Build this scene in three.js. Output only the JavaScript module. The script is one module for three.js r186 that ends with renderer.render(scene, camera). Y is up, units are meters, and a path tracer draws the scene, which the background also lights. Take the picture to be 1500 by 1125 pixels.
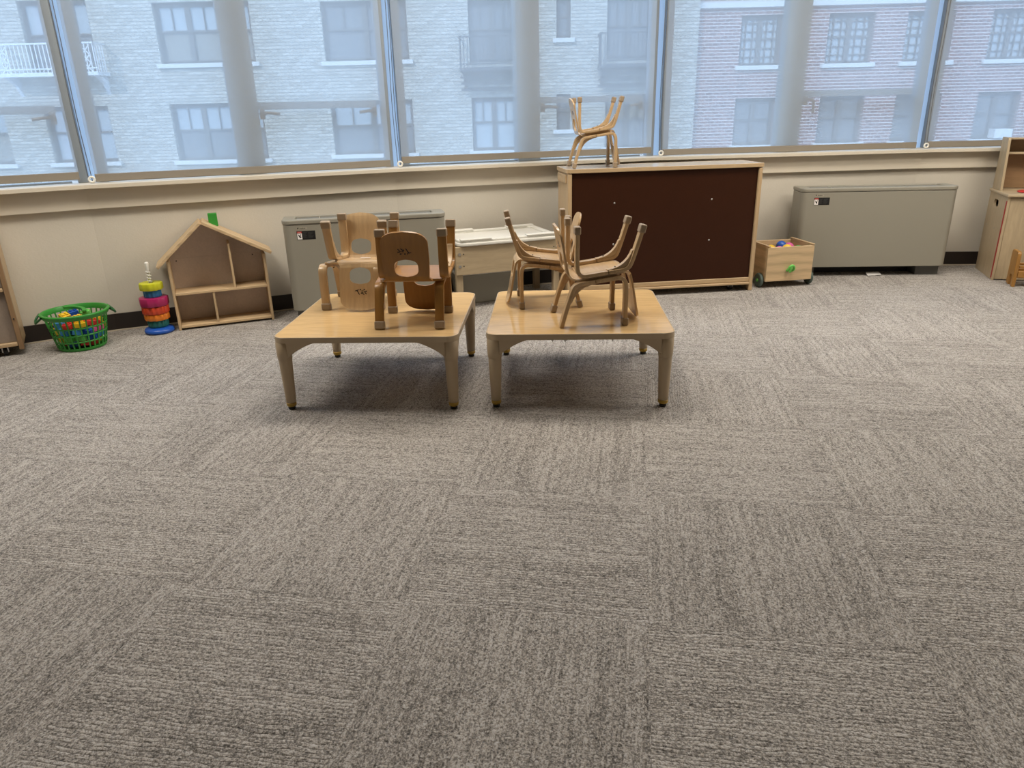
import * as THREE from 'three';
import { RoundedBoxGeometry } from 'three/addons/geometries/RoundedBoxGeometry.js';
import { mergeGeometries, toCreasedNormals } from 'three/addons/utils/BufferGeometryUtils.js';
import { RectAreaLightUniformsLib } from 'three/addons/lights/RectAreaLightUniformsLib.js';

// ------------------------------------------------------------------ camera, sky, sun, lights, exposure
const scene = new THREE.Scene();
const camera = new THREE.PerspectiveCamera(56.36, 1500 / 1125, 0.05, 200);
const EYE = 1.152, YAW = 0.1732;
camera.position.set(0, EYE, 0);
camera.rotation.set(-0.3599, YAW, -0.026, 'YXZ');
scene.add(camera);

const renderer = new THREE.WebGLRenderer({ antialias: true });
renderer.toneMapping = THREE.LinearToneMapping;
renderer.toneMappingExposure = 1.0;
renderer.shadowMap.enabled = true;
RectAreaLightUniformsLib.init();

scene.background = new THREE.Color().setRGB(0.55, 0.84, 1.32);   // bright hazy sky over the street
scene.backgroundIntensity = 2.3;

const sun = new THREE.DirectionalLight(new THREE.Color().setRGB(1, 0.93, 0.86), 1.5);   // reaches only the facades across the street
sun.position.set(-14, 26, 12);
sun.target.position.set(0, 2, -24);
sun.castShadow = true;
Object.assign(sun.shadow.camera, { left: -30, right: 30, top: 30, bottom: -30, near: 1, far: 90 });
scene.add(sun, sun.target);

const LAMP_COLOR = new THREE.Color().setRGB(1, 0.93, 0.82), LAMP_LEVEL = 19.5;   // the ceiling panels
const LAMP_SPOTS = [[-2.6, -2.55], [-0.75, -3.65], [1.45, -4.35], [3.1, -3.6]];

// ------------------------------------------------------------------ helpers
let seed = 7;
const rnd = () => { seed = (seed * 1664525 + 1013904223) >>> 0; return seed / 4294967296; };
const used = new Map();
const numbered = (name) => { const n = used.get(name) || 0; used.set(name, n + 1); return n ? `${name}_${String(n).padStart(3, '0')}` : name; };
const R = (deg) => deg * Math.PI / 180;

function flat(g) { const n = g.index ? g.toNonIndexed() : g; for (const k of Object.keys(n.attributes)) if (!['position', 'normal', 'uv'].includes(k)) n.deleteAttribute(k); n.morphAttributes = {}; return n; }
const merge = (list) => (list.length === 1 ? list[0] : mergeGeometries(list.map(flat), false));
// texture coordinates in metres, the grain (u) running along one axis of the piece
function grain(g, axis = 'x', off = 0) {
  const p = g.attributes.position, n = g.attributes.normal, uv = new Float32Array(p.count * 2), ax = 'xyz'.indexOf(axis);
  for (let i = 0; i < p.count; i++) {
    const c = [p.getX(i), p.getY(i), p.getZ(i)], m = [Math.abs(n.getX(i)), Math.abs(n.getY(i)), Math.abs(n.getZ(i))];
    const d = m[0] >= m[1] && m[0] >= m[2] ? 0 : m[1] >= m[2] ? 1 : 2;
    const o = [0, 1, 2].filter((k) => k !== d), a = o.includes(ax) ? ax : o[0], b = o.find((k) => k !== a);
    uv[2 * i] = c[a] + off * 0.37; uv[2 * i + 1] = c[b] + off;
  }
  g.setAttribute('uv', new THREE.BufferAttribute(uv, 2));
  return g;
}
let grainShift = 0;
function bx(w, h, d, x = 0, y = 0, z = 0, r = 0.003, axis) {      // centred at x, z; standing on y
  const rr = Math.min(r, w * 0.45, h * 0.45, d * 0.45);
  const g = flat(rr > 0 ? new RoundedBoxGeometry(w, h, d, 2, rr) : new THREE.BoxGeometry(w, h, d));
  grain(g, axis || (w >= h && w >= d ? 'x' : h >= d ? 'y' : 'z'), (grainShift += 0.173));
  return g.translate(x, y + h / 2, z);
}
const cyl = (r0, r1, h, x = 0, y = 0, z = 0, seg = 24) => flat(new THREE.CylinderGeometry(r1, r0, h, seg)).translate(x, y + h / 2, z);
const lathe = (pts, seg = 32) => flat(new THREE.LatheGeometry(pts.map(([a, b]) => new THREE.Vector2(a, b)), seg));
function tube(pts, r, seg = 24, rad = 8, closed = false) { return flat(new THREE.TubeGeometry(new THREE.CatmullRomCurve3(pts.map((p) => new THREE.Vector3(...p)), closed), seg, r, rad, closed)); }
function ext(shape, depth, bevel = 0, axis = 'x', seg = 8) {      // shape in x, y pushed along z
  const g = flat(new THREE.ExtrudeGeometry(shape, { depth: depth - 2 * bevel, bevelEnabled: bevel > 0, bevelThickness: bevel, bevelSize: bevel, bevelOffset: -bevel, bevelSegments: 2, curveSegments: seg }));
  g.translate(0, 0, bevel);
  return grain(g, axis, (grainShift += 0.173));
}
const poly = (pts) => new THREE.Shape(pts.map(([a, b]) => new THREE.Vector2(a, b)));
function roundRect(w, h, r, S = new THREE.Shape()) {
  const x = -w / 2, y = -h / 2;
  S.moveTo(x + r, y); S.lineTo(x + w - r, y); S.absarc(x + w - r, y + r, r, -Math.PI / 2, 0, false);
  S.lineTo(x + w, y + h - r); S.absarc(x + w - r, y + h - r, r, 0, Math.PI / 2, false);
  S.lineTo(x + r, y + h); S.absarc(x + r, y + h - r, r, Math.PI / 2, Math.PI, false);
  S.lineTo(x, y + r); S.absarc(x + r, y + r, r, Math.PI, Math.PI * 1.5, false);
  return S;
}
function obj(name, geo, mat, parent) {
  const m = new THREE.Mesh(Array.isArray(geo) ? merge(geo) : geo, mat);
  m.name = parent ? name : numbered(name); m.castShadow = m.receiveShadow = true;
  (parent || scene).add(m);
  return m;
}
function thing(name, label, category, [x, y, z] = [0, 0, 0], turn = 0, group) {
  const o = new THREE.Group(); o.name = numbered(name); o.position.set(x, y, z); o.rotation.y = turn; scene.add(o);
  o.userData = { label, category }; if (group) o.userData.group = group;
  return o;
}
function tag(o, label, category, group) { Object.assign(o.userData, { label, category }); if (group) o.userData.group = group; return o; }
function structure(o, label, category) { Object.assign(o.userData, { kind: 'structure', label, category }); return o; }
function part(name, parent, x = 0, y = 0, z = 0) { const g = new THREE.Group(); g.name = name; g.position.set(x, y, z); parent.add(g); return g; }

// ------------------------------------------------------------------ textures and materials
function hash(x, y, s) { let h = (x * 374761393 + y * 668265263 + s * 1442695041) | 0; h = Math.imul(h ^ (h >>> 13), 1274126177); return ((h ^ (h >>> 16)) >>> 0) / 4294967296; }
function vnoise(x, y, px, py, s = 1) {                              // repeats every px, py
  const xi = Math.floor(x), yi = Math.floor(y), fx = x - xi, fy = y - yi, u = fx * fx * (3 - 2 * fx), v = fy * fy * (3 - 2 * fy);
  const w = (a, b) => hash(((a % px) + px) % px, ((b % py) + py) % py, s);
  return (w(xi, yi) * (1 - u) + w(xi + 1, yi) * u) * (1 - v) + (w(xi, yi + 1) * (1 - u) + w(xi + 1, yi + 1) * u) * v;
}
function texture(w, h, fn, srgb = true, repeat = [1, 1]) {
  const d = new Uint8Array(w * h * 4);
  for (let j = 0; j < h; j++) for (let i = 0; i < w; i++) {
    const c = fn(i / w, j / h, i, j), k = 4 * (j * w + i);
    for (let q = 0; q < 3; q++) d[k + q] = Math.max(0, Math.min(255, Math.round(255 * (Array.isArray(c) ? c[q] : c))));
    d[k + 3] = 255;
  }
  const t = new THREE.DataTexture(d, w, h, THREE.RGBAFormat);
  t.wrapS = t.wrapT = THREE.RepeatWrapping; t.magFilter = THREE.LinearFilter; t.minFilter = THREE.LinearFilter;
  t.repeat.set(...repeat); if (srgb) t.colorSpace = THREE.SRGBColorSpace; t.needsUpdate = true;
  return t;
}
// fine, quiet grain of maple and birch; one square is 0.6 m
const mapleTex = texture(512, 512, (u, v) => {
  const warp = vnoise(u * 3, v * 5, 3, 5, 11) * 0.05;
  const f = 0.5 * vnoise(u * 6, (v + warp) * 60, 6, 60, 2) + 0.3 * vnoise(u * 24, (v + warp) * 160, 24, 160, 3) + 0.2 * vnoise(u * 4, v * 9, 4, 9, 4);
  const k = 0.9 + 0.12 * (f - 0.35);
  return [k * 1.0, k * 0.99 - 0.008, k * 0.975 - 0.016];
}, true, [1 / 0.6, 1 / 0.6]);
// knotty cathedral grain of pine
const pineTex = texture(512, 512, (u, v) => {
  const warp = 0.12 * vnoise(u * 1, v * 3, 1, 3, 21) + 0.03 * vnoise(u * 6, v * 6, 6, 6, 22);
  const ring = 0.5 + 0.5 * Math.sin((v + warp) * Math.PI * 2 * 9), fine = vnoise(u * 10, v * 140, 10, 140, 23);
  const k = 0.97 - 0.09 * ring * ring - 0.06 * fine;
  return [k, k * 0.985, k * 0.95];
}, true, [1 / 0.5, 1 / 0.5]);
const speckTex = texture(256, 256, (u, v) => 0.93 + 0.07 * (0.6 * vnoise(u * 90, v * 90, 90, 90, 31) + 0.4 * vnoise(u * 14, v * 14, 14, 14, 32)), true, [2, 2]);
const paintBump = texture(256, 256, (u, v) => 0.6 * vnoise(u * 70, v * 70, 70, 70, 41) + 0.4 * vnoise(u * 25, v * 25, 25, 25, 42), false, [3, 3]);
const weaveBump = texture(128, 128, (u, v) => 0.5 + 0.25 * Math.sin(u * Math.PI * 2 * 32) + 0.25 * Math.sin(v * Math.PI * 2 * 32), false, [20, 20]);

const lin = (r, g, b) => new THREE.Color().setRGB(r, g, b);
const mat = (color, roughness = 0.6, more = {}) => new THREE.MeshStandardMaterial({ color, roughness, ...more });
const M = {
  wall: mat(lin(0.61, 0.56, 0.475), 0.85, { bumpMap: paintBump, bumpScale: 0.0004 }),
  trim: mat(lin(0.66, 0.59, 0.48), 0.5),
  ceiling: mat(lin(0.5, 0.49, 0.46), 0.9),
  base: mat(lin(0.022, 0.015, 0.012), 0.5),
  bead: mat(lin(0.55, 0.47, 0.36), 0.5),
  frame: mat(lin(0.27, 0.30, 0.33), 0.45),
  handle: mat(lin(0.3, 0.26, 0.2), 0.4, { metalness: 0.6 }),
  hem: mat(lin(0.235, 0.205, 0.165), 0.7),
  chain: mat(lin(0.16, 0.16, 0.16), 0.4, { metalness: 0.5 }),
  whitePlastic: mat(lin(0.74, 0.72, 0.66), 0.4),
  glass: new THREE.MeshPhysicalMaterial({ color: lin(0.93, 0.97, 0.96), transmission: 1, thickness: 0, roughness: 0, ior: 1.5 }),
  frosted: new THREE.MeshPhysicalMaterial({ color: lin(0.8, 0.86, 0.9), transmission: 0.95, thickness: 0, roughness: 1, ior: 1.3, side: THREE.DoubleSide }),
  shade: new THREE.MeshPhysicalMaterial({ color: lin(0.83, 0.84, 0.84), transmission: 0.92, thickness: 0, roughness: 0.7, ior: 1.25, specularIntensity: 0.2, side: THREE.DoubleSide }),
  maple: mat(lin(0.80, 0.55, 0.27), 0.12, { map: mapleTex }),
  birch: mat(lin(0.62, 0.44, 0.25), 0.25, { map: mapleTex }),
  birchAmber: mat(lin(0.39, 0.195, 0.046), 0.34, { map: mapleTex }),
  beech: mat(lin(0.60, 0.44, 0.265), 0.4, { map: mapleTex }),
  tan: mat(lin(0.47, 0.36, 0.235), 0.48),
  boot: mat(lin(0.33, 0.245, 0.16), 0.55),
  yellowRing: mat(lin(0.45, 0.28, 0.04), 0.5),
  black: mat(lin(0.012, 0.012, 0.012), 0.5),
  darkGap: mat(lin(0.02, 0.02, 0.02), 0.8),
  darkInk: mat(lin(0.03, 0.018, 0.01), 0.6),
  paper: mat(lin(0.62, 0.6, 0.57), 0.6),
  brownBoard: new THREE.MeshPhysicalMaterial({ color: lin(0.04, 0.012, 0.0045), roughness: 0.4, specularIntensity: 0.35, map: speckTex }),
  laminate: mat(lin(0.52, 0.45, 0.37), 0.16),
  steel: mat(lin(0.55, 0.54, 0.52), 0.3, { metalness: 0.9 }),
  casing: mat(lin(0.28, 0.26, 0.21), 0.42, { bumpMap: paintBump, bumpScale: 0.00015 }),
  grille: mat(lin(0.20, 0.20, 0.185), 0.5),
  baseBlock: mat(lin(0.12, 0.12, 0.11), 0.7),
  pine: mat(lin(0.70, 0.52, 0.325), 0.5, { map: pineTex }),
  hardboard: mat(lin(0.64, 0.53, 0.445), 0.7, { map: speckTex }),
  panelFelt: mat(lin(0.30, 0.235, 0.185), 0.9, { map: speckTex }),
  paleBirch: mat(lin(0.52, 0.42, 0.28), 0.4, { map: mapleTex }),
  oak: mat(lin(0.34, 0.215, 0.115), 0.45, { map: mapleTex }),
  green: mat(lin(0.035, 0.27, 0.035), 0.4),
  greenDark: mat(lin(0.015, 0.11, 0.03), 0.45),
  lime: mat(lin(0.15, 0.55, 0.10), 0.45),
  wheelGrey: mat(lin(0.085, 0.12, 0.105), 0.6),
  red: mat(lin(0.52, 0.03, 0.025), 0.35),
  stripeRed: mat(lin(0.34, 0.02, 0.018), 0.5),
  orange: mat(lin(0.72, 0.20, 0.02), 0.35),
  vermilion: mat(lin(0.58, 0.06, 0.02), 0.35),
  magenta: mat(lin(0.36, 0.015, 0.10), 0.35),
  teal: mat(lin(0.01, 0.13, 0.12), 0.35),
  blue: mat(lin(0.012, 0.085, 0.42), 0.35),
  cyanBlue: mat(lin(0.02, 0.16, 0.34), 0.35),
  sky: mat(lin(0.05, 0.25, 0.55), 0.35),
  yellow: mat(lin(0.75, 0.48, 0.02), 0.35),
  chartreuse: mat(lin(0.55, 0.55, 0.02), 0.35),
  pink: mat(lin(0.62, 0.10, 0.28), 0.35),
};
const lampFace = mat(lin(0.9, 0.88, 0.84), 0.6, { emissive: LAMP_COLOR.clone(), emissiveIntensity: 2.5 });

// ------------------------------------------------------------------ the room
// corners of the faceted window wall, along the nose of its sill, in plan (x, z)
const NODES = [[-4.381, -2.405], [-2.985, -3.619], [-1.507, -4.573], [0.155, -5.35], [2.034, -5.78], [3.93, -5.9]];
const CEIL = 2.75, REAR = 4.6;
function offsetNodes(t) {                                          // the same line moved by t towards the room
  const segs = [];
  for (let i = 0; i + 1 < NODES.length; i++) { const [a, b] = [NODES[i], NODES[i + 1]], l = Math.hypot(b[0] - a[0], b[1] - a[1]); segs.push([(b[0] - a[0]) / l, (b[1] - a[1]) / l]); }
  return NODES.map((p, i) => {
    if (i === 0) return [p[0], p[1] + t / segs[0][0]];             // ends run along the side walls
    if (i === NODES.length - 1) return [p[0], p[1] + t / segs[i - 1][0]];
    const n = (s) => [-s[1], s[0]], a = n(segs[i - 1]), b = n(segs[i]), m = [a[0] + b[0], a[1] + b[1]], k = t / (1 + a[0] * b[0] + a[1] * b[1]);
    return [p[0] + m[0] * k, p[1] + m[1] * k];
  });
}
function prism(quad, y0, y1) {                                     // quad of [x, z], pushed up from y0 to y1
  const g = flat(new THREE.ExtrudeGeometry(poly(quad.map(([x, z]) => [x, -z])), { depth: y1 - y0, bevelEnabled: false }));
  g.rotateX(-Math.PI / 2); g.translate(0, y0, 0); g.computeVertexNormals();
  return grain(g, 'y');
}
const bayPrism = (i, t0, t1, y0, y1) => { const a = offsetNodes(t0), b = offsetNodes(t1); return prism([a[i], a[i + 1], b[i + 1], b[i]], y0, y1); };
const FACE = -0.085, SILL = 0.845, HEAD = 2.45, bays = [0, 1, 2, 3, 4];

// carpet squares, laid quarter-turned
const TILE = 0.61, TX = -0.8902 * TILE, TZ = -4.3566 * TILE;
{
  const rows = 56, N = 1024;
  const lumps = (seedNo) => {                                      // heathered loops in rows: yarn tone, painted groove shade and pile height
    const c = new Float32Array(N * N), hgt = new Float32Array(N * N);
    for (let j = 0; j < N; j++) {
      for (let i = 0; i < N; i++) {
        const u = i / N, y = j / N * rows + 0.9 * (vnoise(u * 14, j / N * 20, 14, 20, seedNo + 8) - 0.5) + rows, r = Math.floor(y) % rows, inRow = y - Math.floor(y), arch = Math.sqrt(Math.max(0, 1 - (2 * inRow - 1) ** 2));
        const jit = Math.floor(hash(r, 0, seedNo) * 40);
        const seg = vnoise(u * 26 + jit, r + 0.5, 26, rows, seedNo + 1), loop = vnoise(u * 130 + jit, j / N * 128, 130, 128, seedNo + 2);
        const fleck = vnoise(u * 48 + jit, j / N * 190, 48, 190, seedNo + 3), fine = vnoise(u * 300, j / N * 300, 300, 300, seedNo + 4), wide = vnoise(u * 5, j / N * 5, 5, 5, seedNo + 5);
        const grooveShade = Math.max(0, fleck - 0.62) * 1.5, rowGrooveTone = (hash(r, 3, seedNo) - 0.5) * (0.3 + 0.7 * vnoise(u * 12, r + 0.5, 12, rows, seedNo + 6));  // darker flecks and row tones painted in to stand for groove shade
        c[j * N + i] = 0.86 + 0.1 * (seg - 0.5) + 0.36 * (loop - 0.5) + 0.44 * (fine - 0.5) - grooveShade * 0.3 + 0.17 * rowGrooveTone + 0.07 * (wide - 0.5);
        hgt[j * N + i] = 0.5 * arch * (0.35 + 0.65 * seg) + 0.35 * loop + 0.15 * fine;
      }
    }
    return [c, hgt];
  };
  const kinds = [101, 211].map((s) => {
    const [c, h] = lumps(s);
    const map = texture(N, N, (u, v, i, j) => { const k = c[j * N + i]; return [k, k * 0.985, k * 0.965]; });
    const bump = texture(N, N, (u, v, i, j) => h[j * N + i], false);
    return { map, bump };
  });
  const tones = [[0.515, 0.487, 0.465], [0.495, 0.468, 0.447], [0.53, 0.502, 0.48], [0.506, 0.478, 0.457]];
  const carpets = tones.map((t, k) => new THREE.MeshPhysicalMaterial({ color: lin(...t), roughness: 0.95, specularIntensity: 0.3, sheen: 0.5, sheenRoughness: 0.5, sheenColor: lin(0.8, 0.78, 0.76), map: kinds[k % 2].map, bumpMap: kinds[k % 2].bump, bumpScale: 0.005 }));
  const floor = structure(new THREE.Group(), 'grey-brown ribbed carpet floor laid in quarter-turned squares', 'floor');
  floor.name = 'floor'; scene.add(floor);
  const edge = offsetNodes(FACE), room = [...edge, [NODES[5][0], REAR], [NODES[0][0], REAR]];
  obj('subfloor', prism([...offsetNodes(-0.4).map(([x, z], i) => [x + (i === 0 ? -0.2 : i === 5 ? 0.2 : 0), z]), [NODES[5][0] + 0.2, REAR + 0.2], [NODES[0][0] - 0.2, REAR + 0.2]], -0.25, -0.007), M.darkGap, floor);
  const clip = (pts) => {                                          // keep what lies inside the room
    for (let i = 0; i < room.length; i++) {
      const a = room[i], b = room[(i + 1) % room.length], side = ([x, z]) => (b[0] - a[0]) * (z - a[1]) - (b[1] - a[1]) * (x - a[0]), out = [];
      pts.forEach((p, k) => { const q = pts[(k + 1) % pts.length], s = side(p), t = side(q); if (s >= 0) out.push(p); if (s * t < 0) { const f = s / (s - t); out.push([p[0] + f * (q[0] - p[0]), p[1] + f * (q[1] - p[1])]); } });
      pts = out; if (pts.length < 3) return null;
    }
    return pts;
  };
  for (let i = -8; i <= 9; i++) for (let j = -7; j <= 15; j++) {
    const x0 = TX + i * TILE, z0 = TZ + j * TILE, s = TILE - 0.0002;
    const pts = clip([[x0, z0], [x0 + s, z0], [x0 + s, z0 + s], [x0, z0 + s]]);
    if (!pts || Math.abs(pts.reduce((q, p, k) => { const r = pts[(k + 1) % pts.length]; return q + p[0] * r[1] - r[0] * p[1]; }, 0)) < 0.004) continue;
    const g = prism(pts, -0.007, 0), p = g.attributes.position, uv = g.attributes.uv, turned = (i + j) & 1;
    for (let k = 0; k < p.count; k++) { const a = (p.getX(k) - x0) / TILE, b = (p.getZ(k) - z0) / TILE; if (turned) uv.setXY(k, a, b); else uv.setXY(k, b, 1 - a); }
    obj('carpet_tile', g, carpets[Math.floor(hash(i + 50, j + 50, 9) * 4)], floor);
  }
}
{
  const back = structure(new THREE.Group(), 'faceted cream wall below and above the row of windows', 'wall'); back.name = 'wall_back'; scene.add(back);
  for (const i of bays) { obj('lower_panel', bayPrism(i, FACE, -0.36, 0, SILL - 0.02), M.wall, back); obj('upper_panel', bayPrism(i, FACE, -0.36, HEAD, CEIL + 0.1), M.wall, back); }
  const sideWall = (name, label, g) => structure(obj(name, g, M.wall), label, 'wall');
  const e = offsetNodes(-0.36);
  sideWall('wall_left', 'plain cream side wall beyond the low shelf', prism([[NODES[0][0] - 0.2, e[0][1] - 0.3], [NODES[0][0], e[0][1]], [NODES[0][0], REAR + 0.2], [NODES[0][0] - 0.2, REAR + 0.2]], 0, CEIL + 0.1));
  sideWall('wall_right', 'plain cream side wall beyond the play kitchen', prism([[NODES[5][0], e[5][1]], [NODES[5][0] + 0.2, e[5][1]], [NODES[5][0] + 0.2, REAR + 0.2], [NODES[5][0], REAR + 0.2]], 0, CEIL + 0.1));
  sideWall('wall_front', 'plain cream wall facing the windows', prism([[NODES[0][0], REAR], [NODES[5][0], REAR], [NODES[5][0], REAR + 0.2], [NODES[0][0], REAR + 0.2]], 0, CEIL + 0.1));
  const c = offsetNodes(-0.36);
  structure(obj('ceiling', prism([...c.map(([x, z], i) => [x + (i === 0 ? -0.2 : i === 5 ? 0.2 : 0), z]), [NODES[5][0] + 0.2, REAR + 0.2], [NODES[0][0] - 0.2, REAR + 0.2]], CEIL, CEIL + 0.25), M.ceiling), 'flat white ceiling', 'ceiling');
  const bb = structure(new THREE.Group(), 'dark brown rubber baseboard along the window wall', 'baseboard'); bb.name = 'baseboard_back'; scene.add(bb);
  for (const i of bays) { obj('strip', bayPrism(i, FACE, FACE + 0.009, 0.0, 0.1), M.base, bb); obj('floor_bead', bayPrism(i, FACE + 0.0095, FACE + 0.02, 0, 0.006), M.bead, bb); }
  const sl = structure(new THREE.Group(), 'cream window sill running under all the windows', 'sill'); sl.name = 'trim_1'; scene.add(sl);
  for (const i of bays) obj('sill_board', bayPrism(i, 0, -0.36, SILL - 0.02, SILL), M.trim, sl);
  const ap = structure(new THREE.Group(), 'cream apron board under the window sill', 'trim'); ap.name = 'trim_2'; scene.add(ap);
  for (const i of bays) obj('apron_board', bayPrism(i, FACE, FACE + 0.03, 0.712, SILL - 0.021), M.trim, ap);
}
// ceiling lights: a glowing panel in a frame, and the light it gives
const LAMP_OVER = ['the green toy basket side of the room', 'the two low tables', 'the wooden toy cart', 'the side wall by the play kitchen'];
for (const [n, [x, z]] of LAMP_SPOTS.entries()) {
  const t = thing('ceiling_light', `flat glowing ceiling light panel above ${LAMP_OVER[n]}`, 'light', [x, CEIL - 0.03, z], 0, 'ceiling light panels');
  obj('frame', ext((() => { const s = roundRect(1.26, 0.66, 0.01); s.holes.push(roundRect(1.2, 0.6, 0.005, new THREE.Path())); return s; })(), 0.03).rotateX(-Math.PI / 2), M.whitePlastic, t);
  obj('diffuser', bx(1.2, 0.012, 0.6, 0, 0.012, 0, 0), lampFace, t);
  const l = new THREE.RectAreaLight(LAMP_COLOR, LAMP_LEVEL, 1.18, 0.58);
  l.position.set(x, CEIL - 0.024, z); l.rotation.x = -Math.PI / 2; l.name = 'ceiling_light_glow'; scene.add(l);
}

// ------------------------------------------------------------------ windows and roller shades, bay by bay
const NTH = ['first', 'second', 'third', 'fourth', 'fifth'];
const BAYSIDE = ['beyond the low shelf with felt panels', 'above the dollhouse', 'behind the chairs on the dark cabinet', 'above the wall unit beside the toy cart', 'behind the play kitchen'];
const hemY = [0.868, 0.852, 0.868, 0.85, 0.852];
bays.forEach((i) => {
  const a = NODES[i], b = NODES[i + 1], len = Math.hypot(b[0] - a[0], b[1] - a[1]), turn = Math.atan2(-(b[1] - a[1]), b[0] - a[0]), H = HEAD - SILL, mid = len / 2 + 0.025;
  const w = structure(new THREE.Group(), `grey framed window ${BAYSIDE[i]}`, 'window');
  w.name = `window_${i + 1}`; w.position.set(a[0], 0, a[1]); w.rotation.y = turn; scene.add(w);
  const z0 = -0.25;                                                // local: x along the wall, z into the room
  if (i > 0) {                                                     // twin posts; frosted pane between them is added to glow with daylight
    obj('mullion', bx(0.052, H, 0.1, -0.022, SILL, z0, 0.004), M.frame, w);
    obj('added_glow_pane', flat(new THREE.PlaneGeometry(0.055, H)).translate(0.031, SILL + H / 2, z0 - 0.01), M.frosted, w);
  }
  obj('mullion', bx(i ? 0.052 : 0.2, H, 0.1, i ? 0.084 : 0.2, SILL, z0, 0.004), M.frame, w);
  if (i === 4) obj('mullion', bx(0.15, H, 0.12, len - 0.08, SILL, z0, 0.004), M.frame, w);
  obj('mullion', bx(0.16, H, 0.11, mid, SILL, z0, 0.004), M.frame, w);
  const L0 = i ? 0.11 : 0.3, L1 = mid - 0.08, R0 = mid + 0.08, R1 = len - (i === 4 ? 0.155 : 0.048);
  for (const [p, q] of [[L0, L1], [R0, R1]]) {
    const c = (p + q) / 2, ww = q - p;
    obj('bottom_rail', bx(ww, 0.01, 0.06, c, SILL, z0, 0.002), M.frame, w);
    obj('head_rail', bx(ww, 0.05, 0.08, c, HEAD - 0.05, z0, 0.003), M.frame, w);
  }
  obj('transom', bx(R1 - R0, 0.042, 0.08, (R0 + R1) / 2, 1.215, z0, 0.003), M.frame, w);
  const pane = (p, q, y0, y1) => obj('pane', flat(new THREE.PlaneGeometry(q - p, y1 - y0)).translate((p + q) / 2, (y0 + y1) / 2, z0 - 0.01), M.glass, w);
  pane(L0, L1, SILL + 0.01, HEAD - 0.05); pane(R0, R1, SILL + 0.01, 1.215); pane(R0, R1, 1.257, HEAD - 0.05);
  for (const [hx, dir] of i === 3 ? [[R0 + 0.02, 0]] : [[R0 + 0.02, 1], [R1 - 0.02, -1]]) {
    const hnd = obj('handle', bx(0.03, 0.06, 0.02, hx, 1.16, z0 + 0.05, 0.004), M.handle, w);
    obj('lever', tube(dir ? [[hx, 1.19, z0 + 0.06], [hx + dir * 0.03, 1.195, z0 + 0.08], [hx + dir * 0.1, 1.187, z0 + 0.085]] : [[hx, 1.2, z0 + 0.06], [hx + 0.04, 1.195, z0 + 0.08], [hx + 0.05, 1.11, z0 + 0.085]], 0.009, 12, 8), M.handle, hnd);
  }
  // roller shade
  const s0 = i ? 0.05 : 0.2, s1 = len - (i === 4 ? 0.04 : 0.008), zs = -0.125, y0 = hemY[i];
  const sh = thing('roller_shade', `sheer grey roller shade ${BAYSIDE[i]}`, 'roller shade', [a[0], 0, a[1]], turn, 'roller shades along the window wall');
  obj('fabric', flat(new THREE.PlaneGeometry(s1 - s0, HEAD - 0.06 - y0 - 0.02)).translate((s0 + s1) / 2, (HEAD - 0.06 + y0 + 0.02) / 2, zs), M.shade, sh);
  obj('hem_bar', bx(s1 - s0, 0.042, 0.012, (s0 + s1) / 2, y0, zs, 0.003), M.hem, sh);
  obj('roller', cyl(0.025, 0.025, s1 - s0, 0, 0, 0, 16).rotateZ(-Math.PI / 2).translate(s0, HEAD - 0.04, zs), M.whitePlastic, sh);
  const ch = obj('bead_chain', [0.014, 0.03].map((x) => tube([[x, HEAD - 0.04, zs + 0.02], [x + 0.004, 1.7, zs + 0.022], [x - 0.002, 1.2, zs + 0.02], [x + 0.006, SILL + 0.01, zs + 0.024]], 0.0022, 30, 6)), M.chain, sh);
  obj('tensioner', flat(new THREE.TorusGeometry(0.014, 0.006, 10, 20)).translate(0.034, SILL + 0.022, zs + 0.024), M.whitePlastic, ch);
});

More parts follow.
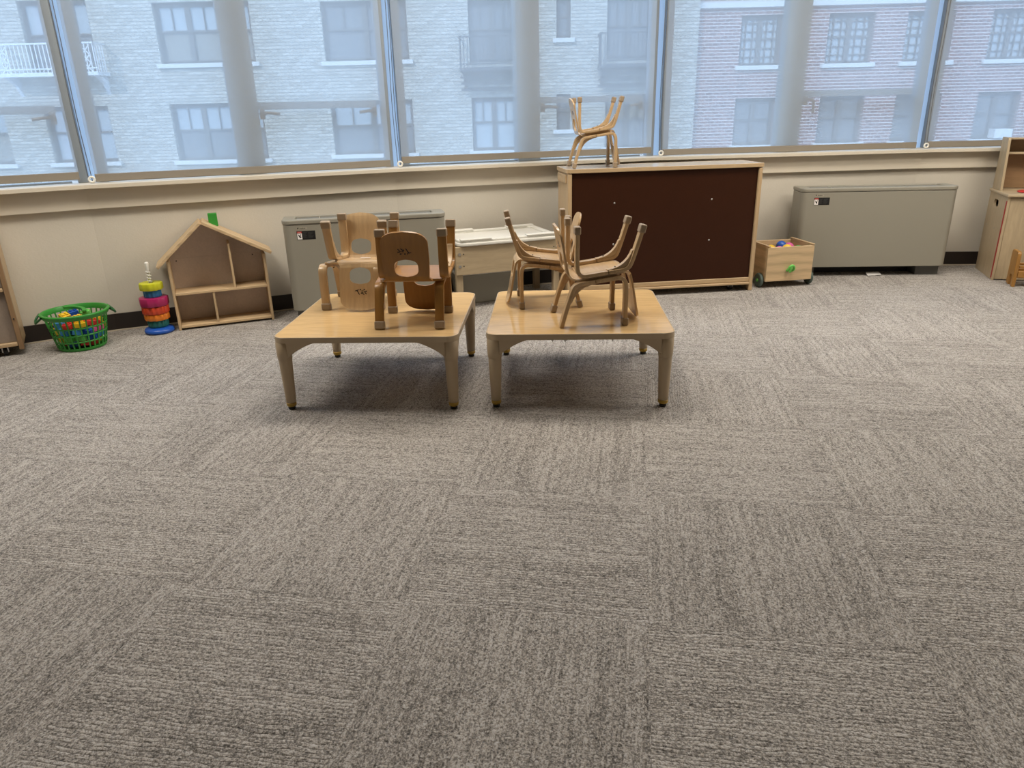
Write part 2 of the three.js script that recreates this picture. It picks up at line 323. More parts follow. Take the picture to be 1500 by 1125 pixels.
// ------------------------------------------------------------------ low square tables
function table(label, x, z, turn) {
  const t = thing('play_table', label, 'table', [x, 0, z], turn, 'low square tables'), top = 0.325, S = 0.762;
  obj('tabletop', ext(roundRect(S - 0.008, S - 0.008, 0.045), 0.024, 0.001, 'x', 10).rotateX(-Math.PI / 2).translate(0, top - 0.024, 0), M.maple, t);
  grain(t.children[0].geometry, 'x', grainShift);
  const ring = roundRect(S, S, 0.049); ring.holes.push(roundRect(S - 0.0085, S - 0.0085, 0.0445, new THREE.Path()));
  obj('edge_band', ext(ring, 0.0245, 0.0012, 'x', 10).rotateX(-Math.PI / 2).translate(0, top - 0.0249, 0), M.tan, t);
  for (const [sx, sz] of [[-1, 1], [1, 1], [-1, -1], [1, -1]]) {
    const leg = obj('leg', lathe([[0.0001, 0.03], [0.02, 0.03], [0.0215, 0.05], [0.0265, 0.19], [0.0275, 0.218], [0.026, 0.22], [0.029, 0.222], [0.031, 0.245], [0.031, 0.3], [0.0001, 0.3]], 28), M.tan, t);
    leg.position.set(sx * 0.347, 0, sz * 0.347);
    obj('collar', lathe([[0.0001, 0.014], [0.017, 0.014], [0.0205, 0.019], [0.0205, 0.023], [0.0185, 0.0245], [0.0208, 0.026], [0.0208, 0.0315], [0.0001, 0.0315]], 24), M.yellowRing, leg);
    obj('foot', lathe([[0.0001, 0], [0.013, 0], [0.015, 0.003], [0.015, 0.0145], [0.0001, 0.0145]], 20), M.black, leg);
    for (const [dx, dz] of [[-sx, 0], [0, -sz]]) {                 // curved wings that carry the top
      const s = new THREE.Shape(); s.moveTo(0.02, 0.3); s.lineTo(0.145, 0.3); s.quadraticCurveTo(0.115, 0.293, 0.09, 0.28); s.quadraticCurveTo(0.045, 0.258, 0.028, 0.238); s.lineTo(0.02, 0.238);
      const g = ext(s, 0.02, 0.002).translate(0, 0, -0.01);
      g.rotateY(Math.atan2(-dz, dx)); g.translate(dz ? sx * 0.016 : 0, 0, dx ? sz * 0.016 : 0);
      obj('bracket', g, M.tan, leg);
    }
  }
  return t;
}
const TURN = R(6.4);
table('low square maple table standing nearer the dollhouse', -1.107, -3.012, TURN);
const chipped = table('low square maple table with chipped front edge standing nearer the dark cabinet', -0.243, -3.13, TURN);
for (const [cx, w] of [[-0.11, 0.007], [-0.06, 0.013], [0.13, 0.006]]) obj('torn_tape', ext(poly([[cx - w, 0.303], [cx + w, 0.303], [cx + w * 0.5, 0.296], [cx + w * 0.1, 0.289], [cx - w * 0.4, 0.298]]), 0.0012).translate(0, 0, 0.375), M.paper, chipped);

// ------------------------------------------------------------------ stacking toddler chairs
const SEAT = 0.2275;                                               // height of the seat's middle
const chairParts = (() => {
  const curve = (pts, n) => new THREE.SplineCurve(pts.map(([a, b]) => new THREE.Vector2(a, b))).getSpacedPoints(n);
  // seat and back, one bent sheet: profile in (z, y)
  const prof = curve([[0.1, 0.0085], [0.09, 0.0092], [0.05, 0.0028], [0, -0.0042], [-0.05, -0.011], [-0.082, -0.0148], [-0.1, -0.011], [-0.1125, 0.004], [-0.119, 0.03], [-0.127, 0.075], [-0.135, 0.125], [-0.143, 0.172], [-0.153, 0.207], [-0.161, 0.2235]], 90);
  const T = 0.0085, rows = [], total = prof.length - 1;
  const lens = [0]; for (let k = 1; k <= total; k++) lens.push(lens[k - 1] + prof[k].distanceTo(prof[k - 1]));
  const bend = 0.205, end = lens[total];
  const half = (s) => {
    let w = s < bend - 0.03 ? 0.124 : s > bend + 0.02 ? 0.09 + 0.007 * Math.min(1, (s - bend) / 0.1) : 0.124 + (0.09 - 0.124) * (s - bend + 0.03) / 0.05;
    if (s < 0.03) w -= 0.03 - Math.sqrt(Math.max(0, 0.0009 - (0.03 - s) ** 2));
    const k = (s - (end - 0.075)) / 0.075; if (k > 0) w *= Math.pow(Math.max(0, 1 - Math.pow(k, 3)), 0.5);
    return Math.max(w, 0.002);
  };
  const hc = bend + 0.067, hl = 0.04, hole = (s) => { const k = Math.abs((s - hc) / hl); return k >= 1 ? 0 : 0.049 * Math.pow(1 - k * k * k, 1 / 2.6); };
  const pos = [], quad = (a, b, c, d) => pos.push(...a, ...b, ...c, ...a, ...c, ...d);
  const COL = 6;
  for (let k = 0; k <= total; k++) {
    const p = prof[k], q = prof[Math.min(total, k + 1)], o = prof[Math.max(0, k - 1)], d = q.clone().sub(o).normalize(), n = [d.y, -d.x];   // n points to the sitter's side
    const s = lens[k], w = half(s), h = hole(s), row = { up: [[], []], dn: [[], []], open: h > 0.003 };
    for (const side of [0, 1]) for (let c = 0; c <= COL; c++) {
      const x = (side ? 1 : -1) * ((row.open ? h : 0) + (w - (row.open ? h : 0)) * c / COL);
      row.up[side].push([x, p.y + n[1] * T / 2, p.x + n[0] * T / 2]); row.dn[side].push([x, p.y - n[1] * T / 2, p.x - n[0] * T / 2]);
    }
    rows.push(row);
  }
  for (let k = 0; k < total; k++) {
    const a = rows[k], b = rows[k + 1];
    for (const side of [0, 1]) {
      for (let c = 0; c < COL; c++) { quad(a.up[side][c], a.up[side][c + 1], b.up[side][c + 1], b.up[side][c]); quad(a.dn[side][c], b.dn[side][c], b.dn[side][c + 1], a.dn[side][c + 1]); }
      quad(a.up[side][COL], a.dn[side][COL], b.dn[side][COL], b.up[side][COL]);
      if (a.open || b.open) quad(a.up[side][0], b.up[side][0], b.dn[side][0], a.dn[side][0]);
      if (k === 0) for (let c = 0; c < COL; c++) quad(a.up[side][c], a.dn[side][c], a.dn[side][c + 1], a.up[side][c + 1]);
      if (k === total - 1) for (let c = 0; c < COL; c++) quad(b.up[side][c], b.up[side][c + 1], b.dn[side][c + 1], b.dn[side][c]);
    }
  }
  let shell = new THREE.BufferGeometry(); shell.setAttribute('position', new THREE.Float32BufferAttribute(pos, 3));
  shell.computeVertexNormals(); shell = flat(toCreasedNormals(shell, 0.7)); grain(shell, 'y');
  // bent legs: a strip along a path in (z, y), pushed across the chair
  const strip = (pts, t, wd, n = 28) => {
    const c = curve(pts, n), l = [], r = [];
    c.forEach((p, k) => { const d = c[Math.min(n, k + 1)].clone().sub(c[Math.max(0, k - 1)]).normalize(); l.push([p.x - d.y * t / 2, p.y + d.x * t / 2]); r.push([p.x + d.y * t / 2, p.y - d.x * t / 2]); });
    const g = ext(poly([...l, ...r.reverse()]), wd, 0.0018, 'y');
    g.rotateY(-Math.PI / 2); g.translate(wd / 2, 0, 0);            // shape x becomes z
    return grain(flat(toCreasedNormals(g, 0.6)), 'y');
  };
  const front = strip([[-0.01, -0.0185], [0.04, -0.0113], [0.075, -0.0065], [0.095, -0.008], [0.109, -0.02], [0.1145, -0.045], [0.1155, -0.1], [0.115, -0.16], [0.115, -0.2255]], 0.0165, 0.037);
  const rear = strip([[-0.0125, -0.0188], [-0.05, -0.0243], [-0.076, -0.0293], [-0.093, -0.039], [-0.103, -0.058], [-0.116, -0.1], [-0.134, -0.165], [-0.149, -0.2255]], 0.0165, 0.037);
  const cap = (z, y, tilt, h) => { const g = bx(0.043, h, 0.026, 0, -h / 2, 0, 0.006); g.rotateX(tilt); return g.translate(0, y, z); };
  const gus = new THREE.Shape(); gus.moveTo(-0.006, -0.0255); gus.lineTo(-0.07, -0.036); gus.quadraticCurveTo(-0.09, -0.042, -0.097, -0.062); gus.lineTo(-0.113, -0.115); gus.quadraticCurveTo(-0.108, -0.118, -0.1055, -0.112); gus.quadraticCurveTo(-0.09, -0.065, -0.05, -0.043); gus.quadraticCurveTo(-0.03, -0.034, -0.008, -0.0305); gus.lineTo(-0.006, -0.0255);
  const bracket = ext(gus, 0.028, 0.0015, 'x').rotateY(-Math.PI / 2).translate(0.014, 0, 0);
  const screws = [[-0.099, -0.084], [-0.042, -0.0405]].map(([z, y], k) => cyl(0.0035, 0.0035, 0.003, 0, -0.0015, 0, 10).rotateX(k ? 0.45 : 1.2).translate(0, y - 0.001, z + 0.001));
  // the burnt-in mark on the back of the backrest
  const blot = (x, y, rx, ry, a) => { const g = new THREE.CircleGeometry(1, 10).scale(rx, ry, 1).rotateZ(a); return g.translate(x, y, 0); };
  const mark = merge([[-0.018, 0.008, 0.006, 0.002, -0.9], [-0.016, 0.001, 0.005, 0.002, 0.4], [-0.021, 0, 0.004, 0.0015, 1.3], [-0.008, 0.01, 0.006, 0.002, -0.7], [-0.003, 0.007, 0.004, 0.0025, 0.6], [-0.006, 0.003, 0.005, 0.0015, -0.1], [0.008, 0.008, 0.007, 0.002, -1.1], [0.012, 0, 0.007, 0.0022, -1], [0.017, -0.003, 0.006, 0.0018, 0.3], [0.01, -0.006, 0.004, 0.0016, 1.2], [-0.013, -0.007, 0.003, 0.0028, 0], [0.001, -0.007, 0.003, 0.0028, 0.5], [-0.006, -0.003, 0.006, 0.0008, 0.1]].map((b) => flat(blot(...b))));
  mark.scale(1.25, 1.25, 1).rotateY(Math.PI).rotateX(-0.17).translate(0, 0.128, -0.1405);
  return { shell, front, rear, capFront: cap(0.115, -0.2095, 0, 0.036), capRear: cap(-0.1455, -0.2085, 0.24, 0.037), bracket, screws, mark };
})();
function toddlerChair(label, { x, z, y, face, flipped, amber, bare, sticker, size }) {
  const wood = amber ? M.birchAmber : M.birch;
  const t = thing('toddler_chair', label, 'chair', [x, y, z], face, 'toddler chairs stacked in pairs');
  const put = (name, g, m, p, dx) => { const o = obj(name, g, m, p); if (dx !== undefined) o.position.x = dx; return o; };
  put('seat_and_back', chairParts.shell, wood, t);
  for (const s of [-1, 1]) {
    const f = put('leg', chairParts.front, wood, t, s * 0.126); put('foot_cap', chairParts.capFront, M.boot, f);
    const r = put('leg', chairParts.rear, wood, t, s * 0.126); if (!(bare && s === bare)) put('foot_cap', chairParts.capRear, M.boot, r);
    const b = put('corner_bracket', chairParts.bracket, M.beech, t, s * 0.121); for (const g of chairParts.screws) put('screw', g, M.black, b);
  }
  put('burnt_mark', chairParts.mark, M.darkInk, t);
  if (sticker) put('paper_label', bx(0.045, 0.0006, 0.03, 0, -0.0139, -0.005, 0).rotateX(-0.14), M.paper, t);
  // parts are drawn about the middle of the seat; the thing's own origin is where it rests
  for (const c of t.children) { if (flipped) c.rotation.x = Math.PI; c.position.y = flipped ? 0.0006 : SEAT; }
  t.scale.set(size[0], size[1], size[0]);
  return t;
}
function stack(x, y, z, face, up, over, o = {}) {
  const size = o.size || [1, 0.895], [sx, sz] = o.slid || [0, 0];
  toddlerChair(up, { x, z, y: y + 0.0006, face, size, amber: o.amber, bare: o.bare });
  toddlerChair(over, { x: x + sx, z: z + sz, y: y + 0.0006 + SEAT * size[1], face, size, flipped: true, amber: o.amberTop, sticker: o.sticker });
}
// face: the turn that points the front of the upright chair, which is local +z
const facing = (ax, az) => Math.atan2(ax, az);
const TOP = 0.325, T1 = 'on the table nearer the dollhouse', T2 = 'on the table nearer the dark cabinet';
const off = (x, z, f) => [x - 0.015 * 0 + Math.sin(f) * 0.017, z + Math.cos(f) * 0.017];
const place = (x, y, z, f, ...rest) => { const [px, pz] = off(x, z, f); stack(px, y, pz, f, ...rest); };
place(-0.923, TOP, -2.893, facing(-0.11, -0.994), `upright amber toddler chair ${T1}, backrest toward the room`, `upside-down amber toddler chair ${T1}, backrest hanging toward the window`, { amber: true, amberTop: true, slid: [0.026, 0] });
place(-1.281, TOP, -3.185, facing(0.11, 0.994), `upright pale toddler chair ${T1}, backrest toward the window`, `upside-down pale toddler chair ${T1}, backrest hanging toward the room`, { sticker: true, slid: [0.045, -0.012] });
place(-0.187, TOP, -2.992, facing(0.97, -0.242), `upright toddler chair ${T2}, missing one foot cap`, `upside-down toddler chair ${T2}, atop the one missing a cap`, { bare: -1, slid: [0.028, -0.012] });
place(-0.387, TOP, -3.279, facing(-0.981, 0.194), `upright toddler chair ${T2}, closer to sand table`, `upside-down toddler chair ${T2}, closer to sand table`, { slid: [-0.022, 0.004] });
place(-0.29, 0.8242, -4.81, facing(0.975, -0.222), 'upright toddler chair on top of the dark brown cabinet', 'upside-down toddler chair on top of another above the dark cabinet', { size: [0.98, 0.91] });

// ------------------------------------------------------------------ dark backed cabinet on casters
{
  const th = R(16.5), W = 1.262, Hh = 0.824, D = 0.33;
  const t = thing('storage_cabinet', 'low wooden cabinet with dark brown back panel and pale wood edges', 'cabinet', [-0.419 + Math.cos(th) * W / 2, 0, -4.595 - Math.sin(th) * W / 2], th);
  const slab = roundRect(W + 0.02, D + 0.02, 0.02);
  obj('top_panel', ext(roundRect(W + 0.004, D + 0.004, 0.016), 0.018, 0.001).rotateX(-Math.PI / 2).translate(0, Hh - 0.0185, -D / 2), M.laminate, t);
  slab.holes.push(roundRect(W + 0.005, D + 0.005, 0.016, new THREE.Path()));
  obj('top_edge', ext(slab, 0.024, 0.002).rotateX(-Math.PI / 2).translate(0, Hh - 0.024, -D / 2), M.beech, t);
  for (const s of [-1, 1]) {
    obj('side_panel', bx(0.018, Hh - 0.03, D - 0.01, s * (W / 2 - 0.009), 0.004, -D / 2 - 0.005, 0.002, 'y'), M.beech, t);
    obj('corner_post', bx(0.026, Hh - 0.028, 0.024, s * (W / 2 - 0.012), 0.0, -0.005, 0.005, 'y'), M.beech, t);
    obj('side_rail', bx(0.012, 0.05, D * 0.8, s * (W / 2 + 0.004), Hh - 0.085, -D / 2, 0.003), M.beech, t);
  }
  obj('back_panel', bx(W - 0.045, Hh - 0.115, 0.008, 0, 0.09, -0.011, 0.001), M.brownBoard, t);
  obj('bottom_rail', bx(W - 0.05, 0.028, 0.018, 0, 0.062, -0.006, 0.003), M.beech, t);
  obj('bottom_rail', bx(W - 0.05, 0.016, 0.03, 0, 0.044, 0.0, 0.004), M.beech, t);
  obj('bottom_panel', bx(W - 0.04, 0.016, D - 0.04, 0, 0.065, -D / 2 - 0.01, 0.002), M.beech, t);
  for (const [px, py] of [[-0.33, 0.61], [0.31, 0.61], [-0.33, 0.35], [0.31, 0.35]]) obj('screw', flat(new THREE.SphereGeometry(0.006, 12, 6, 0, Math.PI * 2, 0, Math.PI / 2)).rotateX(Math.PI / 2).scale(1, 1, 0.5).translate(px, py, -0.007), M.steel, t);
  for (const px of [-0.5, 0.5]) for (const pz of [-0.06, -D + 0.06]) {
    const c = obj('caster', [bx(0.035, 0.012, 0.035, px, 0.053, pz, 0.002), bx(0.006, 0.035, 0.03, px - 0.013, 0.02, pz, 0.001), bx(0.006, 0.035, 0.03, px + 0.013, 0.02, pz, 0.001)], M.steel, t);
    obj('wheel', cyl(0.024, 0.024, 0.018, 0, -0.009, 0, 20).rotateZ(Math.PI / 2).translate(px, 0.024, pz), M.black, c);
  }
}

// ------------------------------------------------------------------ fan-coil wall units
const noticeTex = (() => {
  const c = document.createElement('canvas'); c.width = 256; c.height = 128; const g = c.getContext('2d');
  g.fillStyle = '#0d0c0c'; g.fillRect(0, 0, 256, 128);
  g.fillStyle = '#efe9e4'; g.fillRect(6, 34, 66, 88); g.fillStyle = '#a3251f'; g.fillRect(6, 6, 66, 26); g.fillStyle = '#d98d86'; g.fillRect(14, 15, 50, 7);
  g.fillStyle = '#111'; g.beginPath(); g.moveTo(16, 46); g.lineTo(34, 56); g.lineTo(42, 78); g.lineTo(52, 44); g.lineTo(60, 50); g.lineTo(50, 78); g.lineTo(62, 92); g.lineTo(44, 104); g.lineTo(30, 86); g.closePath(); g.fill();
  g.fillStyle = '#4a4848'; for (let k = 0; k < 7; k++) { g.fillRect(84, 22 + k * 13, 60 - (k % 3) * 9, 4); g.fillRect(156, 22 + k * 13, 78 - (k % 4) * 11, 4); }
  const t = new THREE.CanvasTexture(c); t.colorSpace = THREE.SRGBColorSpace; return t;
})();
const makerTex = (() => {
  const c = document.createElement('canvas'); c.width = 192; c.height = 48; const g = c.getContext('2d');
  g.fillStyle = '#a19a8a'; g.fillRect(0, 0, 192, 48); g.fillStyle = '#2a2520';
  g.beginPath(); g.moveTo(8, 8); g.lineTo(44, 10); g.lineTo(14, 42); g.closePath(); g.fill();
  g.font = 'italic bold 34px sans-serif'; g.fillText('Daikin', 48, 38);
  const t = new THREE.CanvasTexture(c); t.colorSpace = THREE.SRGBColorSpace; return t;
})();
const noticeMat = mat(lin(1, 1, 1), 0.45, { map: noticeTex }), makerMat = mat(lin(0.95, 0.95, 0.95), 0.45, { map: makerTex });
function fanCoil(label, x, z, turn, W, Hh, D, base, labelX, paper) {
  const t = thing('wall_unit', label, 'wall unit', [x, 0, z], turn, 'fan-coil units under the windows');   // front face at local z 0, left end at x 0
  const plan = new THREE.Shape(), r = 0.045;
  plan.moveTo(0, -D); plan.lineTo(0, -r); plan.absarc(r, -r, r, Math.PI, Math.PI / 2, true); plan.lineTo(W - r, 0); plan.absarc(W - r, -r, r, Math.PI / 2, 0, true); plan.lineTo(W, -D); plan.lineTo(0, -D);
  const up = (s, y0, y1, bev) => ext(s, y1 - y0, bev, 'x', 10).rotateX(Math.PI / 2).translate(0, y1, 0);   // plan y is local z
  obj('casing', up(plan, base, Hh - 0.028, 0.002), M.casing, t);
  const lid = new THREE.Shape(), q = 0.05; lid.moveTo(-0.004, -D); lid.lineTo(-0.004, -q); lid.absarc(q - 0.004, -q + 0.004, q, Math.PI, Math.PI / 2, true); lid.lineTo(W - q, 0.004); lid.absarc(W - q + 0.004, -q + 0.004, q, Math.PI / 2, 0, true); lid.lineTo(W + 0.004, -D); lid.lineTo(-0.004, -D);
  const slot = new THREE.Path(); slot.moveTo(0.07, -D + 0.025); slot.lineTo(W - 0.07, -D + 0.025); slot.lineTo(W - 0.07, -0.05); slot.lineTo(0.07, -0.05); slot.lineTo(0.07, -D + 0.025); lid.holes.push(slot);
  obj('lid', up(lid, Hh - 0.026, Hh, 0.006), M.casing, t);
  const gr = obj('grille', bx(W - 0.13, 0.01, D - 0.07, W / 2, Hh - 0.027, -D / 2 - 0.012, 0), M.grille, t);
  for (let k = 0; k < 8; k++) obj('vane', bx(W - 0.15, 0.01, 0.006, W / 2, Hh - 0.018, -0.062 - k * (D - 0.1) / 7, 0.001), M.grille, gr);
  for (const k of [0.22, 0.72]) obj('divider', bx(0.006, 0.012, D - 0.08, k * W, Hh - 0.017, -D / 2 - 0.012, 0.001), M.casing, gr);
  for (const [bx0, bw] of [[0.02, 0.14], [W - 0.18, 0.16]]) obj('plinth', bx(bw, base - 0.001, D - 0.06, bx0 + bw / 2, 0, -D / 2 - 0.02, 0.002), M.baseBlock, t);
  obj('rear_plinth', bx(W - 0.06, base - 0.002, 0.02, W / 2, 0, -D + 0.02, 0.001), M.black, t);
  obj('warning_label', flat(new THREE.PlaneGeometry(0.105, 0.05)).translate(labelX + 0.053, Hh - 0.088, 0.0008), noticeMat, t);
  obj('maker_badge', flat(new THREE.PlaneGeometry(0.06, 0.014)).translate(labelX + 0.034, Hh - 0.048, 0.0008), makerMat, t);
  return t;
}
fanCoil('beige fan-coil wall unit beside the dollhouse', -2.005, -3.91, R(21.5), 0.945, 0.61, 0.2, 0.075, 0.075);
fanCoil('beige fan-coil wall unit beside the wooden toy cart', 1.14, -5.385, R(5.7), 1.05, 0.62, 0.2, 0.07, 0.085);
tag(obj('paper_scrap', ext(poly([[-0.05, -0.03], [0.05, -0.02], [0.045, 0.03], [-0.048, 0.02]]), 0.0008).rotateX(-Math.PI / 2).rotateX(0.3).rotateY(R(6)).translate(1.71, 0.012, -5.475), M.paper), 'small white paper scrap under the wall unit by the toy cart', 'paper');

// ------------------------------------------------------------------ sand table with lidded tub, bin below
{
  const th = R(29), W = 0.7, D = 0.42, top = 0.4;
  const t = thing('sand_table', 'birch sand and water table with slab sides and bolts', 'sand table', [-1.075 + Math.cos(th) * W / 2, 0, -4.262 - Math.sin(th) * W / 2], th);
  obj('front_panel', bx(W, 0.175, 0.016, 0, top - 0.175, -0.008, 0.003), M.paleBirch, t);
  obj('back_panel', bx(W, 0.175, 0.016, 0, top - 0.175, -D + 0.008, 0.003), M.paleBirch, t);
  for (const s of [-1, 1]) {
    obj('end_panel', bx(0.016, 0.16, D - 0.034, s * (W / 2 - 0.05), top - 0.165, -D / 2, 0.003), M.paleBirch, t);
    for (const z of [-0.036, -D + 0.036]) obj('leg', bx(0.042, top - 0.02, 0.038, s * (W / 2 - 0.024), 0, z, 0.004, 'y'), M.paleBirch, t);
    for (const y of [top - 0.045, top - 0.12]) {
      obj('bolt', cyl(0.009, 0.009, 0.005, 0, 0, 0, 14).rotateX(Math.PI / 2).translate(s * (W / 2 - 0.025), y, -0.0015), M.steel, t);
      obj('hole', cyl(0.004, 0.004, 0.002, 0, 0, 0, 10).rotateX(Math.PI / 2).translate(s * (W / 2 - 0.05), y, -0.0008), M.black, t);
    }
  }
  const cx = t.position.x, cz = t.position.z;
  const tub = thing('plastic_tub', 'white plastic tub with recessed lid set into the sand table', 'tub', [cx, 0, cz], th);
  const rim = (w, d, r, y, h, bev, m, n) => obj(n, ext(roundRect(w, d, r), h, bev, 'x', 8).rotateX(-Math.PI / 2).translate(0, y, -D / 2), m, tub);
  rim(W - 0.15, D - 0.07, 0.05, 0.225, 0.17, 0.004, M.whitePlastic, 'body');
  rim(W - 0.03, D + 0.03, 0.05, top + 0.002, 0.02, 0.006, M.whitePlastic, 'rim');
  const ring = roundRect(W - 0.05, D + 0.01, 0.05); ring.holes.push(roundRect(W - 0.12, D - 0.06, 0.04, new THREE.Path()));
  const lid = obj('lid', ext(ring, 0.016, 0.005, 'x', 8).rotateX(-Math.PI / 2).translate(0, top + 0.021, -D / 2), M.whitePlastic, tub);
  for (const sx of [-1, 1]) for (const z of [0.0, -D]) obj('latch', bx(0.2, 0.012, 0.045, sx * (W / 2 - 0.135), top + 0.034, z + (z ? 0.012 : -0.012), 0.005), M.whitePlastic, lid);
  const bin = thing('storage_bin', 'beige plastic storage bin under the sand table', 'bin', [cx - 0.09, 0, cz], th);
  obj('body', ext(poly([[-0.19, 0.001], [0.17, 0.001], [0.2, 0.19], [-0.22, 0.19]]), 0.22, 0.006).translate(0, 0, -0.33), M.casing, bin);
  obj('rim', bx(0.44, 0.018, 0.245, -0.01, 0.19, -0.22, 0.005), M.whitePlastic, bin);
}

// ------------------------------------------------------------------ wooden dollhouse
{
  const th = R(32), W = 0.542, D = 0.16, wallH = 0.415, ax = -W / 2 + 0.21, ay = 0.606, thk = 0.014;
  const t = thing('dollhouse', 'open-fronted wooden dollhouse with pitched roof', 'dollhouse', [-2.636 + Math.cos(th) * W / 2, 0, -3.7 - Math.sin(th) * W / 2], th);
  for (const s of [-1, 1]) obj('side_wall', bx(thk, wallH - 0.006, D, s * (W / 2 - thk / 2), 0, -D / 2, 0.002, 'y'), M.pine, t);
  obj('floor_board', bx(W - 2 * thk - 0.002, thk, D, 0, 0.012, -D / 2, 0.002), M.pine, t);
  obj('shelf_board', bx(W - 2 * thk - 0.002, thk, D, 0, 0.208, -D / 2, 0.002), M.pine, t);
  obj('partition', bx(0.012, 0.18, D - 0.006, -0.05, 0.027, -D / 2, 0.002, 'y'), M.pine, t);
  obj('partition', bx(0.012, 0.262, D - 0.006, 0.075, 0.223, -D / 2, 0.002, 'y'), M.pine, t);
  obj('back_board', bx(W - 0.006, wallH - 0.02, 0.004, 0, 0.005, -D + 0.003, 0), M.hardboard, t);
  obj('gable_board', ext(poly([[-W / 2 + 0.004, wallH - 0.014], [W / 2 - 0.004, wallH - 0.014], [W / 2 - 0.004, wallH], [ax, ay - 0.012], [-W / 2 + 0.004, wallH]]), 0.004).translate(0, 0, -D + 0.001), M.hardboard, t);
  const slope = (x0, y0, x1, y1) => { const l = Math.hypot(x1 - x0, y1 - y0), nx = -(y1 - y0) / l * 0.017, ny = (x1 - x0) / l * 0.017; return ext(poly([[x0, y0], [x1, y1], [x1 + nx, y1 + ny], [x0 + nx, y0 + ny]]), D + 0.05, 0.0025, 'x').translate(0, 0, -D - 0.02); };
  obj('roof_board', slope(-W / 2 - 0.045, wallH - 0.04, ax + 0.006, ay + 0.002), M.pine, t);
  obj('roof_board', slope(ax + 0.005, ay + 0.002, W / 2 + 0.03, wallH - 0.008), M.pine, t);
  obj('chimney', bx(0.05, 0.075, 0.04, ax + 0.075, ay - 0.028, -D * 0.6, 0.003), M.green, t);
  for (const [x, y] of [[-0.225, 0.385], [0.205, 0.385]]) obj('screw_hole', cyl(0.004, 0.004, 0.003, 0, 0, 0, 10).rotateX(Math.PI / 2).translate(x, y, -D + 0.007), M.black, t);
}

// ------------------------------------------------------------------ ring stacker
{
  const at = [-2.742, -3.672];
  const t = thing('ring_stacker', 'blue based ring stacker with white spiral post beside the dollhouse', 'toy', [at[0], 0, at[1]]);
  obj('base', lathe([[0.0001, 0], [0.072, 0], [0.08, 0.006], [0.082, 0.016], [0.075, 0.028], [0.05, 0.036], [0.0001, 0.038]], 32), M.blue, t);
  obj('post', lathe([[0.0001, 0.036], [0.0095, 0.036], [0.0075, 0.36], [0.0115, 0.385], [0.0115, 0.405], [0.009, 0.413], [0.0001, 0.415]], 20), M.whitePlastic, t);
  const sp = []; for (let k = 0; k <= 120; k++) { const a = k / 120 * Math.PI * 2 * 5; sp.push([Math.cos(a) * 0.0105, 0.285 + k / 120 * 0.085, Math.sin(a) * 0.0105]); }
  obj('spiral_thread', tube(sp, 0.003, 240, 6), M.whitePlastic, t);
  const rings = [['teal', 0.058, 0.04, 14, M.teal, 0.0385], ['orange', 0.069, 0.038, 12, M.orange, 0.079], ['red', 0.074, 0.045, 16, M.vermilion, 0.1175], ['magenta', 0.08, 0.05, 9, M.magenta, 0.163], ['small blue', 0.049, 0.041, 14, M.cyanBlue, 0.2135], ['yellow-green', 0.064, 0.042, 11, M.chartreuse, 0.255]];
  for (const [nm, r, h, n, m, y] of rings) {
    const s = new THREE.Shape(); const N = n * 8; for (let k = 0; k <= N; k++) { const a = k / N * Math.PI * 2, q = r * (0.965 + 0.035 * Math.cos(n * a)); k ? s.lineTo(Math.cos(a) * q, Math.sin(a) * q) : s.moveTo(q, 0); }
    const hole = new THREE.Path(); hole.absarc(0, 0, 0.0165, 0, Math.PI * 2, true); s.holes.push(hole);
    const g = flat(toCreasedNormals(ext(s, h, 0.006).rotateX(-Math.PI / 2), 0.6));
    const o = tag(obj('stacking_ring', g, m), `${nm} scalloped plastic ring on the ring stacker`, 'toy ring', 'rings on the stacker');
    o.position.set(at[0], y, at[1]);
  }
}

